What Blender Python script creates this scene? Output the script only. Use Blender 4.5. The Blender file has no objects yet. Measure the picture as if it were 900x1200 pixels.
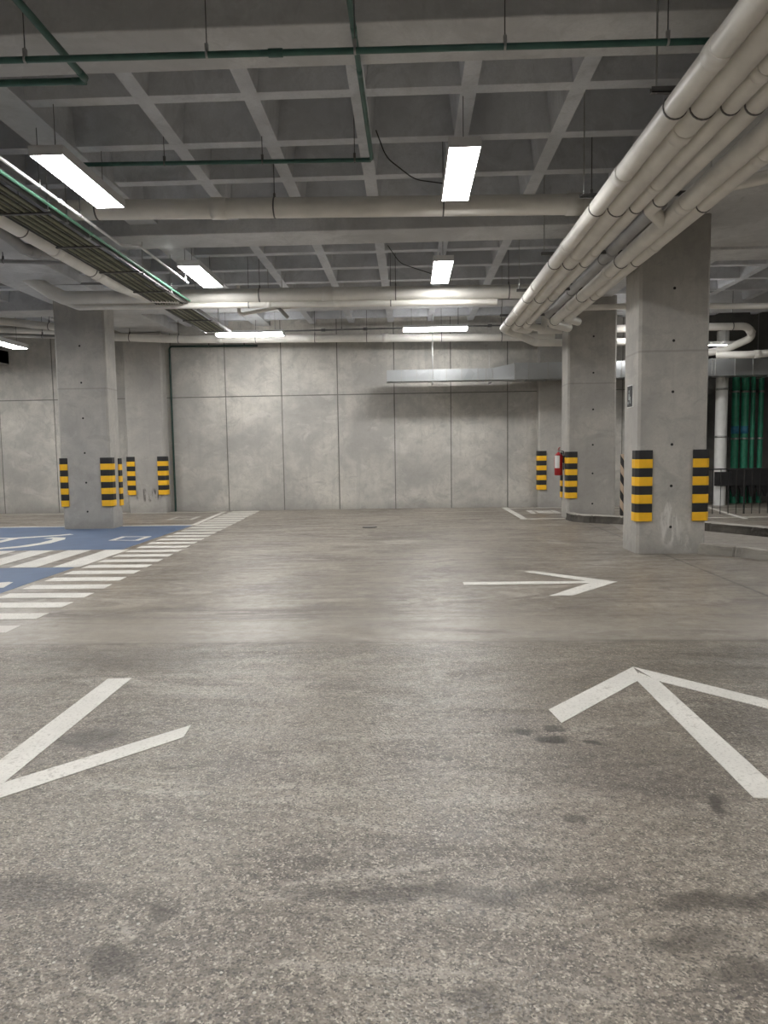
import bpy, math, random
from mathutils import Vector, Matrix
random.seed(7)
SC = bpy.context.scene
COL = SC.collection
PI = math.pi

# ------------------------------------------------------------------ materials
def new_mat(name):
    m = bpy.data.materials.new(name); m.use_nodes = True
    nt = m.node_tree; b = nt.nodes['Principled BSDF']
    return m, nt, b

class N:
    """tiny node writer"""
    def __init__(self, nt): self.nt = nt; self.l = nt.links
    def node(self, t, **kw):
        n = self.nt.nodes.new(t)
        for k, v in kw.items(): setattr(n, k, v)
        return n
    def put(self, sock, v):
        if isinstance(v, bpy.types.NodeSocket): self.l.new(v, sock)
        else: sock.default_value = v
    def math(self, op, a, b=0.0, c=None, clamp=False):
        n = self.node('ShaderNodeMath', operation=op, use_clamp=clamp)
        self.put(n.inputs[0], a); self.put(n.inputs[1], b)
        if c is not None: self.put(n.inputs[2], c)
        return n.outputs[0]
    def vmath(self, op, a, b):
        n = self.node('ShaderNodeVectorMath', operation=op)
        self.put(n.inputs[0], a); self.put(n.inputs[1], b)
        return n
    def mapping(self, vec, scale=(1, 1, 1), loc=(0, 0, 0)):
        n = self.node('ShaderNodeMapping')
        self.put(n.inputs['Vector'], vec); n.inputs['Scale'].default_value = scale; n.inputs['Location'].default_value = loc
        return n.outputs[0]
    def noise(self, vec, scale, detail=4.0, rough=0.55, dist=0.0):
        n = self.node('ShaderNodeTexNoise')
        self.put(n.inputs['Vector'], vec)
        n.inputs['Scale'].default_value = scale; n.inputs['Detail'].default_value = detail
        n.inputs['Roughness'].default_value = rough; n.inputs['Distortion'].default_value = dist
        return n.outputs['Fac']
    def vor(self, vec, scale):
        n = self.node('ShaderNodeTexVoronoi'); self.put(n.inputs['Vector'], vec); n.inputs['Scale'].default_value = scale
        return n
    def ramp(self, f, a, b, lo=0.0, hi=1.0):
        n = self.node('ShaderNodeMapRange', interpolation_type='SMOOTHSTEP')
        self.put(n.inputs[0], f); self.put(n.inputs[1], a); self.put(n.inputs[2], b)
        n.inputs[3].default_value = lo; n.inputs[4].default_value = hi
        return n.outputs[0]
    def mix(self, f, a, b, mode='MIX'):
        n = self.node('ShaderNodeMix', data_type='RGBA', blend_type=mode)
        self.put(n.inputs[0], f)
        for s, v in ((n.inputs[6], a), (n.inputs[7], b)):
            if isinstance(v, tuple) and len(v) == 3: v = v + (1.0,)
            self.put(s, v)
        return n.outputs[2]
    def obj(self): return self.node('ShaderNodeTexCoord').outputs['Object']
    def bump(self, h, strength, dist=0.01):
        n = self.node('ShaderNodeBump'); self.put(n.inputs['Height'], h)
        n.inputs['Strength'].default_value = strength; n.inputs['Distance'].default_value = dist
        return n.outputs[0]

def plain(name, col, rough=0.5, metal=0.0, var=0.12, scale=6.0, spec=0.5):
    m, nt, b = new_mat(name); n = N(nt)
    o = n.obj()
    f = n.noise(o, scale, 4)
    c = n.mix(n.ramp(f, .3, .7), tuple(x * (1 - var) for x in col), tuple(min(1, x * (1 + var)) for x in col))
    n.put(b.inputs['Base Color'], c)
    b.inputs['Roughness'].default_value = rough; b.inputs['Metallic'].default_value = metal
    b.inputs['Specular IOR Level'].default_value = spec
    return m

def concrete(name, c, contrast=0.22, streak=0.5, rough=0.75, line_z=None, dirt=0.25, tint=(1.0, .99, .96), marks=()):
    m, nt, b = new_mat(name); n = N(nt); o = n.obj()
    big = n.noise(o, 0.7, 5, .6, .4)
    mid = n.noise(o, 3.0, 6, .65, .6)
    fine = n.noise(o, 45, 3, .6)
    stk = n.noise(n.mapping(o, (3.5, 3.5, .25)), 1.6, 5, .6, .3)
    col = n.mix(n.ramp(big, .32, .68), tuple(x * (1 - contrast) for x in c), tuple(x * (1 + contrast * .7) * t for x, t in zip(c, tint)))
    col = n.mix(n.ramp(mid, .42, .75, 0, .55), col, tuple(x * (1 - contrast * 1.3) for x in c))
    mot = n.noise(n.mapping(o, (1, 1, .8), (5, 2, 9)), 5.5, 7, .72, 1.2); blo = n.noise(n.mapping(o, (1, 1, 1.4), (1, 7, 3)), 1.3, 7, .7, 1.0)
    col = n.mix(n.ramp(mot, .50, .70, 0, contrast * 2.0), col, tuple(x * .62 for x in c))
    col = n.mix(n.ramp(blo, .53, .66, 0, contrast * 2.2), col, tuple(x * .66 for x in c))
    col = n.mix(n.ramp(blo, .46, .34, 0, contrast * 1.6), col, tuple(min(.8, x * 1.22) for x in c))
    col = n.mix(n.ramp(stk, .5, .78, 0, streak), col, tuple(x * .68 for x in c))
    col = n.mix(n.ramp(fine, .35, .75, 0, .35), col, tuple(x * .8 for x in c))
    sep = n.node('ShaderNodeSeparateXYZ'); n.l.new(o, sep.inputs[0]); z = sep.outputs['Z']
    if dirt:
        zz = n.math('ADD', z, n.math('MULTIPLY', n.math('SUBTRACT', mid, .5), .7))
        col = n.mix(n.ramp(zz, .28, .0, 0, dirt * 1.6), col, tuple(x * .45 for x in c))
    if line_z is not None:
        d = n.math('ABSOLUTE', n.math('SUBTRACT', z, n.math('ADD', line_z, n.math('MULTIPLY', n.math('SUBTRACT', mid, .5), .02))))
        col = n.mix(n.ramp(d, .022, .004, 0, .45), col, tuple(x * .5 for x in c))
    for (cx, cz, rx, rz, mc, ms, sx, sz) in marks:      # drips and scuffs with outlines of their own
        q = n.vmath('MULTIPLY', n.vmath('SUBTRACT', o, (cx, 0, cz)).outputs[0], (1 / rx, 0, 1 / rz)).outputs[0]
        d = n.node('ShaderNodeVectorMath', operation='LENGTH'); n.l.new(q, d.inputs[0])
        k = n.math('MULTIPLY', n.ramp(d.outputs['Value'], 1.1, .6), n.ramp(n.noise(n.mapping(o, (sx, 1, sz)), 1.0, 5, .65, .6), .46, .60))
        col = n.mix(n.math('MULTIPLY', k, ms), col, mc)
    n.put(b.inputs['Base Color'], col)
    b.inputs['Roughness'].default_value = rough; b.inputs['Specular IOR Level'].default_value = .3
    n.put(b.inputs['Normal'], n.bump(n.math('ADD', n.math('MULTIPLY', fine, .5), mid), .25, .006))
    return m

def floor_mat(name, ramp_slab=False):
    m, nt, b = new_mat(name); n = N(nt); o = n.obj()
    sep = n.node('ShaderNodeSeparateXYZ'); n.l.new(o, sep.inputs[0]); X, Y = sep.outputs['X'], sep.outputs['Y']
    big = n.noise(o, .45, 5, .6, .6)
    mid = n.noise(n.mapping(o, (1, 1.7, 1)), 1.7, 6, .68, .7)
    sm = n.noise(o, 9, 5, .7)
    wet = n.noise(n.mapping(o, (.5, 2.2, 1), (3, 1, 0)), .9, 7, .68, 1.4)
    pale = n.noise(n.mapping(o, (.8, 2.0, 1), (-7, 4, 2)), 1.1, 7, .7, 1.0)
    base = n.mix(n.ramp(big, .34, .66), (.176, .153, .124), (.258, .227, .186))
    base = n.mix(n.ramp(mid, .48, .66, 0, .75), base, (.122, .104, .088))
    base = n.mix(n.ramp(wet, .52, .62, 0, .70), base, (.108, .092, .078))
    base = n.mix(n.ramp(pale, .53, .63, 0, .75), base, (.355, .322, .275))
    far = n.noise(n.mapping(o, (1, 1.6, 1), (2, 8, 1)), 5.0, 8, .74, .8)
    base = n.mix(n.ramp(far, .55, .68, 0, .55), base, (.36, .33, .285))
    base = n.mix(n.ramp(far, .46, .34, 0, .55), base, (.095, .082, .070))
    base = n.mix(n.ramp(sm, .5, .8, 0, .25), base, (.28, .26, .23))
    if ramp_slab:
        base = n.mix(.5, base, (.30, .275, .245))
    # coarse exposed aggregate near the camera, finer beyond the pour joint
    near = n.ramp(n.math('ADD', Y, n.math('MULTIPLY', n.math('SUBTRACT', mid, .5), .5)), 5.75, 5.35)
    v1 = n.vor(o, 80); v2 = n.vor(o, 150)
    s1 = n.node('ShaderNodeSeparateColor'); n.l.new(v1.outputs['Color'], s1.inputs[0])
    s2 = n.node('ShaderNodeSeparateColor'); n.l.new(v2.outputs['Color'], s2.inputs[0])
    patch = n.ramp(n.noise(o, 1.6, 5, .65, .6), .36, .62, .15, 1)
    stone_r = n.ramp(v1.outputs['Distance'], n.math('MULTIPLY_ADD', s1.outputs[2], .35, .25), n.math('MULTIPLY_ADD', s1.outputs[2], .25, .08))
    light = n.math('MULTIPLY', n.math('MULTIPLY', n.ramp(s1.outputs[0], .90, .97), stone_r), n.math('MULTIPLY', patch, n.ramp(Y, 4.2, 2.3, .25, 1)))
    dark = n.math('MULTIPLY', n.math('MULTIPLY', n.ramp(s1.outputs[1], .60, .85), stone_r), patch)
    grit = n.math('MULTIPLY', n.ramp(s2.outputs[0], .25, .8), n.ramp(n.noise(o, 30, 4, .7), .35, .6))
    palegrit = n.math('MULTIPLY', n.ramp(s2.outputs[1], .45, .85), n.ramp(n.noise(o, 26, 4, .7), .38, .6))
    amt = n.math('MULTIPLY_ADD', near, .78, .20)
    base = n.mix(n.math('MULTIPLY', n.math('MULTIPLY', palegrit, amt), .85), base, (.47, .42, .345))
    base = n.mix(n.math('MULTIPLY', n.math('MULTIPLY', grit, amt), .9), base, (.058, .051, .044))
    base = n.mix(n.math('MULTIPLY', dark, n.math('MULTIPLY', amt, .85)), base, (.048, .044, .041))
    base = n.mix(n.math('MULTIPLY', light, n.math('MULTIPLY', amt, .9)), base, (.50, .47, .41))
    # smoother pale band of the newer pour
    band = n.math('MULTIPLY', n.ramp(Y, 5.58, 5.72), n.ramp(Y, 6.75, 6.25))
    base = n.mix(n.math('MULTIPLY', band, n.ramp(mid, .35, .6, .15, .5)), base, (.33, .30, .255))
    # joints
    wob = n.math('MULTIPLY', n.math('SUBTRACT', sm, .5), .05)
    def jy(y0, w, s):
        d = n.math('ABSOLUTE', n.math('SUBTRACT', n.math('ADD', Y, wob), y0)); return n.ramp(d, w, w * .3, 0, s)
    def jx(x0, w, s, ymin):
        d = n.math('ABSOLUTE', n.math('SUBTRACT', n.math('ADD', X, wob), x0))
        return n.math('MULTIPLY', n.ramp(d, w, w * .3, 0, s), n.ramp(Y, ymin, ymin + .3))
    for f in (jy(5.62, .03, .3), jy(6.5, .018, .4), jx(3.58, .03, .75, 5.6)):
        base = n.mix(f, base, (.07, .063, .055))
    # oil drips and tyre grime with outlines of their own
    warp = n.node('ShaderNodeTexNoise'); n.l.new(o, warp.inputs['Vector']); warp.inputs['Scale'].default_value = 7; warp.inputs['Detail'].default_value = 5
    wv = n.vmath('SUBTRACT', warp.outputs['Color'], (.5, .5, .5)).outputs[0]
    wv2 = n.vmath('MULTIPLY', wv, (.20, .20, 0)).outputs[0]
    p = n.vmath('ADD', o, wv2).outputs[0]
    stains = [(-.90, 2.03, .085, .09, .6), (-.82, 2.23, .05, .045, .55), (.60, 3.79, .06, .045, .8), (.71, 3.67, .10, .06, .9), (.92, 3.65, .045, .04, .8),
              (1.28, 2.99, .05, .09, .75), (.66, 2.87, .05, .035, .6), (.0, 2.36, .5, .06, .5), (.5, 2.40, .25, .04, .35), (1.0, 2.32, .25, .06, .55),
              (.85, 2.12, .16, .06, .45), (.95, 1.99, .12, .06, .5), (-1.35, 2.36, .3, .08, .4), (-1.72, 3.72, .22, .16, .5), (.17, 1.86, .08, .05, .4), (-.35, 2.55, .05, .05, .4),
              (1.75, 3.9, .35, .35, .28), (1.1, 3.35, .5, .4, .22), (.76, 3.83, .05, .03, .7), (-2.1, 5.2, .8, .35, .25), (2.3, 5.0, .7, .5, .28)]
    for (x, y, rx, ry, s) in stains:
        q = n.vmath('MULTIPLY', n.vmath('SUBTRACT', p, (x, y, 0)).outputs[0], (1 / rx, 1 / ry, 0)).outputs[0]
        d = n.node('ShaderNodeVectorMath', operation='LENGTH'); n.l.new(q, d.inputs[0])
        base = n.mix(n.ramp(d.outputs['Value'], 1.2, .55, 0, min(1, s * 1.15)), base, (.040, .033, .027))
    n.put(b.inputs['Base Color'], base)
    n.put(b.inputs['Roughness'], n.ramp(n.math('ADD', n.math('MULTIPLY', wet, .5), n.math('MULTIPLY', sm, .5)), .35, .65, .28, .52))
    b.inputs['Specular IOR Level'].default_value = .5
    h = n.math('ADD', n.math('MULTIPLY', sm, .6), n.math('MULTIPLY', n.math('MULTIPLY', v1.outputs['Distance'], amt), .9))
    n.put(b.inputs['Normal'], n.bump(h, .35, .006))
    return m

def paint_mat(name, col, wear=.35, wearcol=(.2, .18, .155)):
    m, nt, b = new_mat(name); n = N(nt); o = n.obj()
    a = n.noise(o, 14, 6, .75, .4); c = n.noise(o, 1.6, 4, .6); g = n.noise(o, 70, 3, .6)
    f = n.math('ADD', n.math('MULTIPLY', a, .7), n.math('MULTIPLY', c, .3))
    base = n.mix(n.ramp(c, .3, .7), tuple(x * .85 for x in col), col)
    base = n.mix(n.ramp(f, .54, .70, 0, wear), base, wearcol)
    base = n.mix(n.ramp(g, .5, .8, 0, wear * .8), base, wearcol)
    n.put(b.inputs['Base Color'], base); b.inputs['Roughness'].default_value = .6; b.inputs['Specular IOR Level'].default_value = .35
    return m

def emit_mat(name, col, strength):
    m, nt, b = new_mat(name)
    b.inputs['Base Color'].default_value = (.9, .9, .9, 1)
    b.inputs['Emission Color'].default_value = col + (1,); b.inputs['Emission Strength'].default_value = strength
    return m

def steel_mat(name, col, rough, scale=5):
    m, nt, b = new_mat(name); n = N(nt); o = n.obj()
    v = n.vor(o, scale * 6); f = n.noise(o, scale, 4)
    s = n.node('ShaderNodeSeparateColor'); n.l.new(v.outputs['Color'], s.inputs[0])
    c = n.mix(n.math('MULTIPLY', s.outputs[0], .5), tuple(x * .8 for x in col), col)
    n.put(b.inputs['Base Color'], c); b.inputs['Metallic'].default_value = .9
    n.put(b.inputs['Roughness'], n.ramp(f, .3, .7, rough * .75, rough * 1.25))
    return m

def pole_mat(name):
    m, nt, b = new_mat(name); n = N(nt); o = n.obj()
    sep = n.node('ShaderNodeSeparateXYZ'); n.l.new(o, sep.inputs[0])
    ang = n.math('ARCTAN2', sep.outputs['Y'], sep.outputs['X'])
    t = n.math('FRACT', n.math('ADD', n.math('MULTIPLY', sep.outputs['Z'], 2.9), n.math('MULTIPLY', ang, 1 / (2 * PI))))
    n.put(b.inputs['Base Color'], n.mix(n.math('GREATER_THAN', t, .5), (.015, .015, .016), (.55, .42, .31)))
    b.inputs['Roughness'].default_value = .5
    return m

M = {}
M['floor'] = floor_mat('floor_concrete')
M['lane'] = floor_mat('lane_concrete', True)
M['wall'] = concrete('wall_concrete', (.515, .498, .463), .27, .55, .8)
M['wall_gap'] = plain('joint_gap_grey', (.19, .185, .17), .9)  # darker grey backing seen in the panel joints
M['column'] = concrete('column_concrete', (.45, .433, .402), .20, .45, .75, 2.88, .22)
M['column_drip'] = concrete('column_concrete_with_drip', (.45, .433, .402), .20, .45, .75, 2.83, .22, (1, .99, .96), [(3.66, .42, .16, .36, (.72, .70, .66), .75, 9, 2.5), (3.95, .3, .25, .3, (.62, .60, .56), .5, 9, 3)])
M['pilaster'] = concrete('pilaster_concrete', (.46, .443, .413), .18, .40, .8, None, .25, (1, .99, .96), [(-6.85, .47, .42, .20, (.09, .085, .08), .9, 11, 2.5), (3.95, .62, .10, .16, (.12, .115, .11), .7, 9, 3)])
M['ceiling'] = concrete('ceiling_concrete', (.61, .625, .65), .20, .1, .85, None, 0, (1, 1, 1))
M['beam'] = concrete('beam_concrete', (.64, .645, .65), .18, .1, .85, None, 0, (1, 1, 1))
M['kerb'] = concrete('kerb_concrete', (.42, .395, .355), .3, .3, .85, None, .2)
M['kerb_dark_face'] = concrete('kerb_broken_face', (.13, .12, .105), .7, .4, .9, None, 0)  # darker, blotchier tone for the near face of the kerb
M['hole'] = plain('tie_hole_dark', (.02, .02, .02), .9)
M['pvc'] = plain('pipe_plastic', (.80, .775, .72), .42, 0, .08, 2.5)
M['pvc_grey'] = plain('grey_and_shaded_pipe', (.33, .325, .315), .5, 0, .1, 3)  # plain grey plastic, and painted shade on the recessed bundle pipe
M['clamp'] = plain('clamp_metal', (.16, .155, .15), .45, .6)
M['zinc'] = steel_mat('zinc_metal', (.55, .55, .54), .4)
M['rod'] = plain('rod_metal', (.14, .14, .14), .45, .7)
M['duct'] = steel_mat('galvanised_duct', (.56, .58, .59), .36, .6)
M['green'] = plain('green_pipe_paint', (.045, .120, .098), .42, 0, .15)
M['green_dim'] = plain('downpipe_green_paint', (.020, .055, .043), .45, 0, .2)
M['green_lit'] = plain('green_conduit_lit', (.16, .40, .27), .4, 0, .1)  # brighter copy of the green, lamp light put into the colour
M['green_dark'] = plain('green_riser_paint', (.030, .23, .135), .4, 0, .2)
M['blue_band'] = plain('blue_band_paint', (.03, .17, .27), .45)
M['white_conduit'] = plain('white_conduit', (.66, .66, .66), .35)
M['cable'] = plain('cable_sheath', (.085, .088, .060), .6, 0, .3)
M['cable_pale'] = plain('cable_sheath_pale', (.26, .26, .18), .6, 0, .2)
M['housing'] = plain('light_housing_paint', (.70, .70, .71), .4, 0, .03)
M['diffuser'] = emit_mat('light_diffuser', (1.0, .99, .975), 13.0)
M['white_paint'] = paint_mat('white_road_paint', (.66, .64, .59), .75)
M['white_paint_old'] = paint_mat('worn_white_road_paint', (.54, .52, .48), .8)
M['blue_paint'] = paint_mat('blue_road_paint', (.100, .145, .235), .5, (.15, .15, .16))
M['yellow'] = plain('guard_yellow', (.90, .50, .022), .45, 0, .06)
M['black'] = plain('guard_black', (.020, .020, .021), .55, 0, .2)
M['iron'] = plain('railing_black_paint', (.018, .018, .018), .45, 0, .1)
M['red'] = plain('extinguisher_red', (.36, .018, .022), .3, 0, .05)
M['white'] = plain('white_label', (.75, .75, .73), .5, 0, .05)
M['sign_black'] = plain('sign_black', (.015, .016, .017), .4)
M['sign_grey'] = plain('sign_pictogram', (.35, .38, .38), .5)
M['pole'] = pole_mat('striped_pole_paint')
M['niche'] = concrete('niche_shaded_concrete', (.17, .166, .158), .2, .3, .85, None, .1)  # darkness of the recess put into a darker concrete tone

# ------------------------------------------------------------------ mesh helpers
ORG = {}
def vv(*a): return Vector(a)

class MB:
    def __init__(self): self.v = []; self.f = []; self.m = []; self.s = []
    def add(self, vs, fs, mi=0, smooth=False):
        k = len(self.v); self.v += [Vector(x) for x in vs]
        for f in fs: self.f.append([i + k for i in f]); self.m.append(mi); self.s.append(smooth)
        return self
    def box(self, a, b, mi=0):
        (x0, y0, z0), (x1, y1, z1) = [(min(p, q)) for p, q in zip(a, b)], [(max(p, q)) for p, q in zip(a, b)]
        return self.add([(x0, y0, z0), (x1, y0, z0), (x1, y1, z0), (x0, y1, z0), (x0, y0, z1), (x1, y0, z1), (x1, y1, z1), (x0, y1, z1)],
                        [(3, 2, 1, 0), (4, 5, 6, 7), (0, 1, 5, 4), (1, 2, 6, 5), (2, 3, 7, 6), (3, 0, 4, 7)], mi)
    def prism(self, poly, z0, z1, mi=0):
        A = sum(poly[i][0] * poly[(i + 1) % len(poly)][1] - poly[(i + 1) % len(poly)][0] * poly[i][1] for i in range(len(poly)))
        if A < 0: poly = poly[::-1]
        n = len(poly)
        return self.add([(p[0], p[1], z0) for p in poly] + [(p[0], p[1], z1) for p in poly],
                        [tuple(range(n - 1, -1, -1)), tuple(range(n, 2 * n))] + [(i, (i + 1) % n, n + (i + 1) % n, n + i) for i in range(n)], mi)
    def tube(self, path, r, n=14, mi=0, caps=True):
        P = [Vector(p) for p in path]
        T = []
        for i in range(len(P)):
            a = P[max(i - 1, 0)]; b = P[min(i + 1, len(P) - 1)]
            if 0 < i < len(P) - 1: t = (P[i] - a).normalized() + (b - P[i]).normalized()
            else: t = b - a
            T.append(t.normalized())
        u = T[0].orthogonal().normalized(); rings = []; R = r if isinstance(r, (list, tuple)) else [r] * len(P)
        for i in range(len(P)):
            if i: u = (T[i - 1].rotation_difference(T[i]) @ u); u = (u - T[i] * u.dot(T[i])).normalized()
            w = T[i].cross(u)
            c = 1.0
            if 0 < i < len(P) - 1:
                c = 1 / max(.5, T[i].dot((P[i] - P[i - 1]).normalized()))
            rings.append([P[i] + (u * math.cos(2 * PI * k / n) + w * math.sin(2 * PI * k / n)) * R[i] * (1 if c < 1.06 else 1) for k in range(n)])
        vs = [p for ring in rings for p in ring]
        fs = [(i * n + k, i * n + (k + 1) % n, (i + 1) * n + (k + 1) % n, (i + 1) * n + k) for i in range(len(P) - 1) for k in range(n)]
        self.add(vs, fs, mi, True)
        if caps:
            self.add(rings[0], [tuple(range(n - 1, -1, -1))], mi); self.add(rings[-1], [tuple(range(n))], mi)
        return self
    def build(self, name, mats, parent=None, bevel=0.0):
        if not isinstance(mats, (list, tuple)): mats = [mats]
        off = ORG.get(parent.name, Vector((0, 0, 0))) if parent else Vector((0, 0, 0))
        me = bpy.data.meshes.new(name)
        me.from_pydata([tuple(p - off) for p in self.v], [], self.f)
        for m in mats: me.materials.append(m)
        for p, mi, s in zip(me.polygons, self.m, self.s): p.material_index = mi; p.use_smooth = s
        me.update()
        o = bpy.data.objects.new(name, me); COL.objects.link(o)
        if parent: o.parent = parent
        ORG[o.name] = off
        if bevel:
            b = o.modifiers.new('bevel', 'BEVEL'); b.width = bevel; b.segments = 2; b.limit_method = 'ANGLE'
        return o

def rebase(o, p):
    """put a one-mesh thing's origin at p"""
    p = Vector(p)
    for v in o.data.vertices: v.co -= p
    o.location = p; ORG[o.name] = p
    return o
def tag(o, label, cat, group=None, kind=None):
    o['label'] = label; o['category'] = cat
    if group: o['group'] = group
    if kind: o['kind'] = kind
    return o
def thing(name, loc, label, cat, group=None, kind=None):
    o = bpy.data.objects.new(name, None); COL.objects.link(o); o.location = loc; o.empty_display_size = .2
    ORG[o.name] = Vector(loc)
    return tag(o, label, cat, group, kind)
def struct(mb, name, mats, label, cat, bevel=0):
    return tag(mb.build(name, mats, None, bevel), label, cat, None, 'structure')

def fillet(pts, R, seg=7):
    P = [Vector(p) for p in pts]; out = [P[0]]
    for i in range(1, len(P) - 1):
        a = (P[i - 1] - P[i]); b = (P[i + 1] - P[i]); la, lb = a.length, b.length; a.normalize(); b.normalize()
        ang = a.angle(b)
        if ang > PI - .05: out.append(P[i]); continue
        d = min(R / math.tan(ang / 2), la * .48, lb * .48); r = d * math.tan(ang / 2)
        c = P[i] + (a + b).normalized() * (r / math.sin(ang / 2))
        s = P[i] + a * d - c; e = P[i] + b * d - c
        tot = s.angle(e)
        for k in range(seg + 1):
            t = k / seg
            out.append(c + (s * math.sin((1 - t) * tot) + e * math.sin(t * tot)) / math.sin(tot))
    out.append(P[-1]); return out

def band(center, axis, r, length, n=18):
    c = Vector(center); a = Vector(axis).normalized()
    m = MB(); h = length / 2
    m.tube([c - a * h, c - a * h * .99, c + a * h * .99, c + a * h], [r * .97, r, r, r * .97], n); return m

def pipe(name, label, cat, group, pts, r, mat, R=None, couplings=(), clamps=(), rod_top=None, rod_r=.006, n=16, cmat=None, coll=1.075, clm=None):
    """a pipe run: body, couplings, clamps each with an optional hanger rod"""
    path = fillet(pts, R or r * 2.2) if len(pts) > 2 else [Vector(p) for p in pts]
    t = thing(name, pts[0], label, cat, group)
    MB().tube(path, r, n).build('pipe_body', mat, t)
    def at(spec):      # (segment index, coordinate 0..1)
        i, f = spec; a, b = Vector(pts[i]), Vector(pts[i + 1]); return a.lerp(b, f), (b - a).normalized()
    for s in couplings:
        c, ax = at(s); band(c, ax, r * coll, max(.10, r * 1.6)).build('coupling', cmat or mat, t)
    for s in clamps:
        c, ax = at(s); m = band(c, ax, r * 1.04 + .003, .016)
        up = Vector((0, 0, 1)); m.box(c + up * (r) + Vector((-.012, -.012, 0)), c + up * (r + .05) + Vector((.012, .012, 0)))
        ck = m.build('clamp', clm or M['clamp'], t)
        if rod_top:
            MB().tube([c + up * (r + .03), Vector((c.x, c.y, rod_top))], rod_r, 6).build('hanger_rod', M['rod'], ck)
    return t

# ------------------------------------------------------------------ the room
FX0, FX1, FY0, FY1 = -16.0, 14.0, -9.0, 19.1
ZB, ZR, ZT = 4.65, 4.84, 5.27
struct(MB().box((FX0, FY0, -.2), (FX1, 20.6, 0)), 'floor', M['floor'], 'stained grey-brown concrete floor with exposed aggregate in front', 'floor')

# back wall of cast panels with recessed joints
w = MB(); w.box((FX0, 19.115, 0), (7.35, 19.4, ZT), 1)
xs = [FX0, -15.27, -13.8, -12.32, -10.87, -9.39, -7.92, -6.22, -4.79, -3.31, -1.84, -.36, 1.11, 2.58, 4.06, 5.53, 7.35]
for i in range(len(xs) - 1):
    for (z0, z1) in ((0, 3.005), (3.005, ZT)):
        g = .013
        w.box((xs[i] + g, 19.1, z0 + (g if z0 else 0)), (xs[i + 1] - g, 19.14, z1 - g), 0)
w.box((10.6, 19.1, 0), (FX1, 19.4, ZT), 0)
struct(w, 'wall_back', [M['wall'], M['wall_gap']], 'grey concrete back wall of tall cast panels with dark joints', 'wall')
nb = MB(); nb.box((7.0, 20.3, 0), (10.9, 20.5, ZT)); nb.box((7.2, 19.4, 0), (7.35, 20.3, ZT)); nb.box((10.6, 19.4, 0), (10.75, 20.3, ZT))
struct(nb, 'wall_niche', M['niche'], 'concrete recess in the back wall behind the green risers, darkness put into its colour', 'wall')
struct(MB().box((FX0 - .2, FY0, 0), (FX0, 19.4, ZT)), 'wall_left', M['wall'], 'concrete side wall at the far left of the garage', 'wall')
struct(MB().box((FX1, FY0, 0), (FX1 + .2, 19.4, ZT)), 'wall_right', M['wall'], 'concrete side wall at the far right of the garage', 'wall')
struct(MB().box((FX0, FY0 - .2, 0), (FX1, FY0, ZT)), 'wall_front', M['wall'], 'concrete wall closing the garage opposite the panelled wall', 'wall')

def pilaster(x0, x1, y0, name, label):
    c = .03; p = [(x0 + c, y0), (x1 - c, y0), (x1, y0 + c), (x1, 19.11), (x0, 19.11), (x0, y0 + c)]
    return struct(MB().prism(p, 0, ZB), name, M['pilaster'], label, 'pillar')
pilaster(-7.36, -6.36, 18.78, 'wall_pillar', 'shallow concrete wall pillar carrying two striped guards behind the free-standing column')
pilaster(3.34, 4.36, 18.86, 'wall_pillar', 'shallow concrete wall pillar half hidden behind the fire extinguisher column')

# ceiling: waffle slab
ce = MB(); ce.box((FX0, FY0, ZT), (FX1, 20.5, ZT + .25))
def rib_x(y, x0, x1, wb=.15, wt=.27):
    ce.add([(x0, y - wb / 2, ZR), (x1, y - wb / 2, ZR), (x1, y + wb / 2, ZR), (x0, y + wb / 2, ZR), (x0, y - wt / 2, ZT), (x1, y - wt / 2, ZT), (x1, y + wt / 2, ZT), (x0, y + wt / 2, ZT)],
           [(3, 2, 1, 0), (0, 1, 5, 4), (1, 2, 6, 5), (2, 3, 7, 6), (3, 0, 4, 7)])
def rib_y(x, y0, y1, wb=.15, wt=.27):
    ce.add([(x - wb / 2, y0, ZR - .002), (x + wb / 2, y0, ZR - .002), (x + wb / 2, y1, ZR - .002), (x - wb / 2, y1, ZR - .002), (x - wt / 2, y0, ZT), (x + wt / 2, y0, ZT), (x + wt / 2, y1, ZT), (x - wt / 2, y1, ZT)],
           [(3, 2, 1, 0), (0, 1, 5, 4), (1, 2, 6, 5), (2, 3, 7, 6), (3, 0, 4, 7)])
for y in [7.06, 8.11, 9.15, 10.18, 12.46, 13.5, 14.55, 17.35, 18.4, 4.55, 3.5, 2.45, 1.4, -.9, -2, -3.1, -4.2, -6.4, -7.5]:
    rib_x(y, FX0, 3.4)
for y in [7.06, 8.11, 13.99, 15.08, 16.14, 18.6, 4.55, 3.5, 2.45, 1.4, -.9, -2, -3.1, -4.2, -6.4, -7.5]:
    rib_x(y, 3.4, FX1)
for x in [-15, -13.9, -12.85, -11.8, -10.75, -9.7, -8.65, -5.7, -4.75, -2.46, -1.44, -.43, .60, 1.62, 5.5, 6.7, 7.75, 8.8, 9.85, 10.9, 11.95, 13]:
    rib_y(x, FY0, 4.55); rib_y(x, 5.7, 19.1)
ce.box((-3.97, FY0, ZR - .03), (-3.56, 19.1, ZT))
struct(ce, 'ceiling', M['ceiling'], 'grey waffle slab ceiling with square coffers between ribs', 'ceiling')
def beam(a, b, label):
    struct(MB().box(a, b), 'ceiling_beam', M['beam'], label, 'beam', .012)
beam((FX0, 5.61, ZB), (FX1, 6.2, ZT), 'wide concrete beam across the ceiling carrying the nearest green sprinkler pipe')
beam((FX0, 10.61, ZB), (2.7, 11.29, ZT), 'wide concrete beam across the ceiling just beyond the thick white cross pipe')
beam((FX0, 15.68, ZB), (2.7, 16.36, ZT), 'concrete beam across the ceiling in front of the back wall')
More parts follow.
